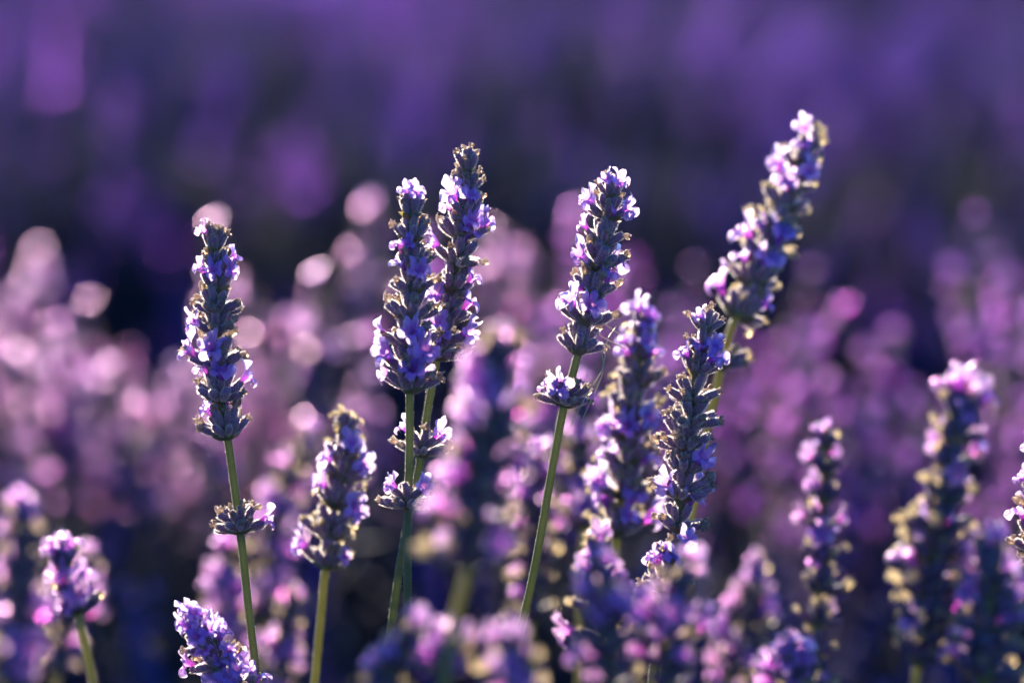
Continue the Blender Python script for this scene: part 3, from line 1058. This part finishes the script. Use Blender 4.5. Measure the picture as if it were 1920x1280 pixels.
def scatter(name, recs, coll, label, cat):
    """one object that places the pieces of coll at points (tip, direction, scale)"""
    me = bpy.data.meshes.new(name)
    me.from_pydata([tuple(q[0]) for q in recs], [], [])
    rot, scl, idx = [], [], []
    nk = len(coll.objects)
    for q in recs:
        m = frame(q[1], Vector((math.cos(rg.uniform(0, 6.28)), math.sin(rg.uniform(0, 6.28)), 0)))
        rot += list(m.to_euler())
        scl.append(q[2])
        bl = mnoise.noise(Vector((q[0].x * 3.0, q[0].y * 1.1, 1.7))) * 2.6 + rg.gauss(0, .22) + .45
        idx.append(min(nk - 1, max(0, int(bl * nk))) if 'field' in name else rg.randrange(nk))
    me.attributes.new('rot', 'FLOAT_VECTOR', 'POINT').data.foreach_set('vector', rot)
    me.attributes.new('scl', 'FLOAT', 'POINT').data.foreach_set('value', scl)
    me.attributes.new('idx', 'INT', 'POINT').data.foreach_set('value', idx)
    o = link(name, me)
    props(o, label, cat, None, 'stuff')
    ng = bpy.data.node_groups.new(name, 'GeometryNodeTree')
    ng.interface.new_socket('Geometry', in_out='INPUT', socket_type='NodeSocketGeometry')
    ng.interface.new_socket('Geometry', in_out='OUTPUT', socket_type='NodeSocketGeometry')
    gi, go = ng.nodes.new('NodeGroupInput'), ng.nodes.new('NodeGroupOutput')
    ci = ng.nodes.new('GeometryNodeCollectionInfo')
    ci.inputs['Collection'].default_value = coll
    ci.inputs['Separate Children'].default_value = True
    ci.inputs['Reset Children'].default_value = True
    ip = ng.nodes.new('GeometryNodeInstanceOnPoints')
    ip.inputs['Pick Instance'].default_value = True

    def na(n, t):
        a = ng.nodes.new('GeometryNodeInputNamedAttribute')
        a.data_type = t
        a.inputs['Name'].default_value = n
        return a.outputs[0]
    e2r = ng.nodes.new('FunctionNodeEulerToRotation')
    L = ng.links.new
    L(na('rot', 'FLOAT_VECTOR'), e2r.inputs[0])
    L(gi.outputs[0], ip.inputs['Points'])
    L(ci.outputs[0], ip.inputs['Instance'])
    L(e2r.outputs[0], ip.inputs['Rotation'])
    L(na('scl', 'FLOAT'), ip.inputs['Scale'])
    L(na('idx', 'INT'), ip.inputs['Instance Index'])
    L(ip.outputs[0], go.inputs[0])
    md = o.modifiers.new('scatter', 'NODES')
    md.node_group = ng
    return o


scatter('lavender_row', [(t, d, s) for (_, t, d, s) in mass if t.y < 1.3], lib_near, 'rest of the near lavender row beyond what stands out', 'lavender row')
scatter('lavender_field', [(t, d, s) for (_, t, d, s) in mass if t.y >= 1.3], lib, 'mass of lavender spikes filling the rows far behind', 'lavender field')

scatter('lavender_shade_fill', [q for q in UNDER if proj(q[0])[2] > 1.5 or proj(q[0])[1] > 1240], lib_shade, 'added violet spikes standing in for indigo shade low inside the near row', 'shade filler')

# ------------------------------------------------------------------ foliage of the bushes
def tuft(seed):
    r = random.Random(seed)
    g = Geo()
    for _ in range(34):
        a, el = r.uniform(0, 6.28), r.uniform(.1, 1.35)
        d = Vector((math.cos(a) * math.cos(el), math.sin(a) * math.cos(el), math.sin(el)))
        s = d.cross(Vector((0, 0, 1))).normalized() * .0022
        o = Vector((r.gauss(0, .018), r.gauss(0, .018), r.uniform(-.03, .02)))
        L = r.uniform(.03, .06)
        up = Vector((0, 0, r.uniform(-.01, .012)))
        V = [o + s * .5, o - s * .5, o + d * L * .5 + s + up, o + d * L * .5 - s + up, o + d * L + up * .4]
        g.add([list(v) for v in V], [(0, 1, 3, 2), (2, 3, 4)], 0, [0, 0, .5, .5, 1])
    return g.mesh('leaf_tuft', [M_LEAF])


lib2 = bpy.data.collections.new('tuft_kinds')
for i in range(4):
    lib2.objects.link(bpy.data.objects.new('tuft_kind_%d' % i, tuft(900 + i)))
leaf = []
for (cx, cy, rad, h) in MOUNDS:
    for _ in range(330 if cy < 4 else 130):
        q = math.sqrt(rg.random())
        a = rg.uniform(0, 6.28)
        top = h * (1 - .75 * q ** 2.2)
        z = top * (1 - .55 * rg.random() ** 2)
        d = Vector((math.cos(a) * q, math.sin(a) * q, .7)).normalized()
        p = Vector((cx + rad * q * math.cos(a), cy + rad * q * math.sin(a), z))
        px, py, dep = proj(p)
        if dep < 1.0:
            continue
        leaf.append((p, d, rg.uniform(.8, 1.5) * (1 if cy < 4 else 1.6)))
scatter('lavender_foliage', leaf, lib2, 'grey green narrow leaves massed at the foot of the lavender rows', 'foliage')
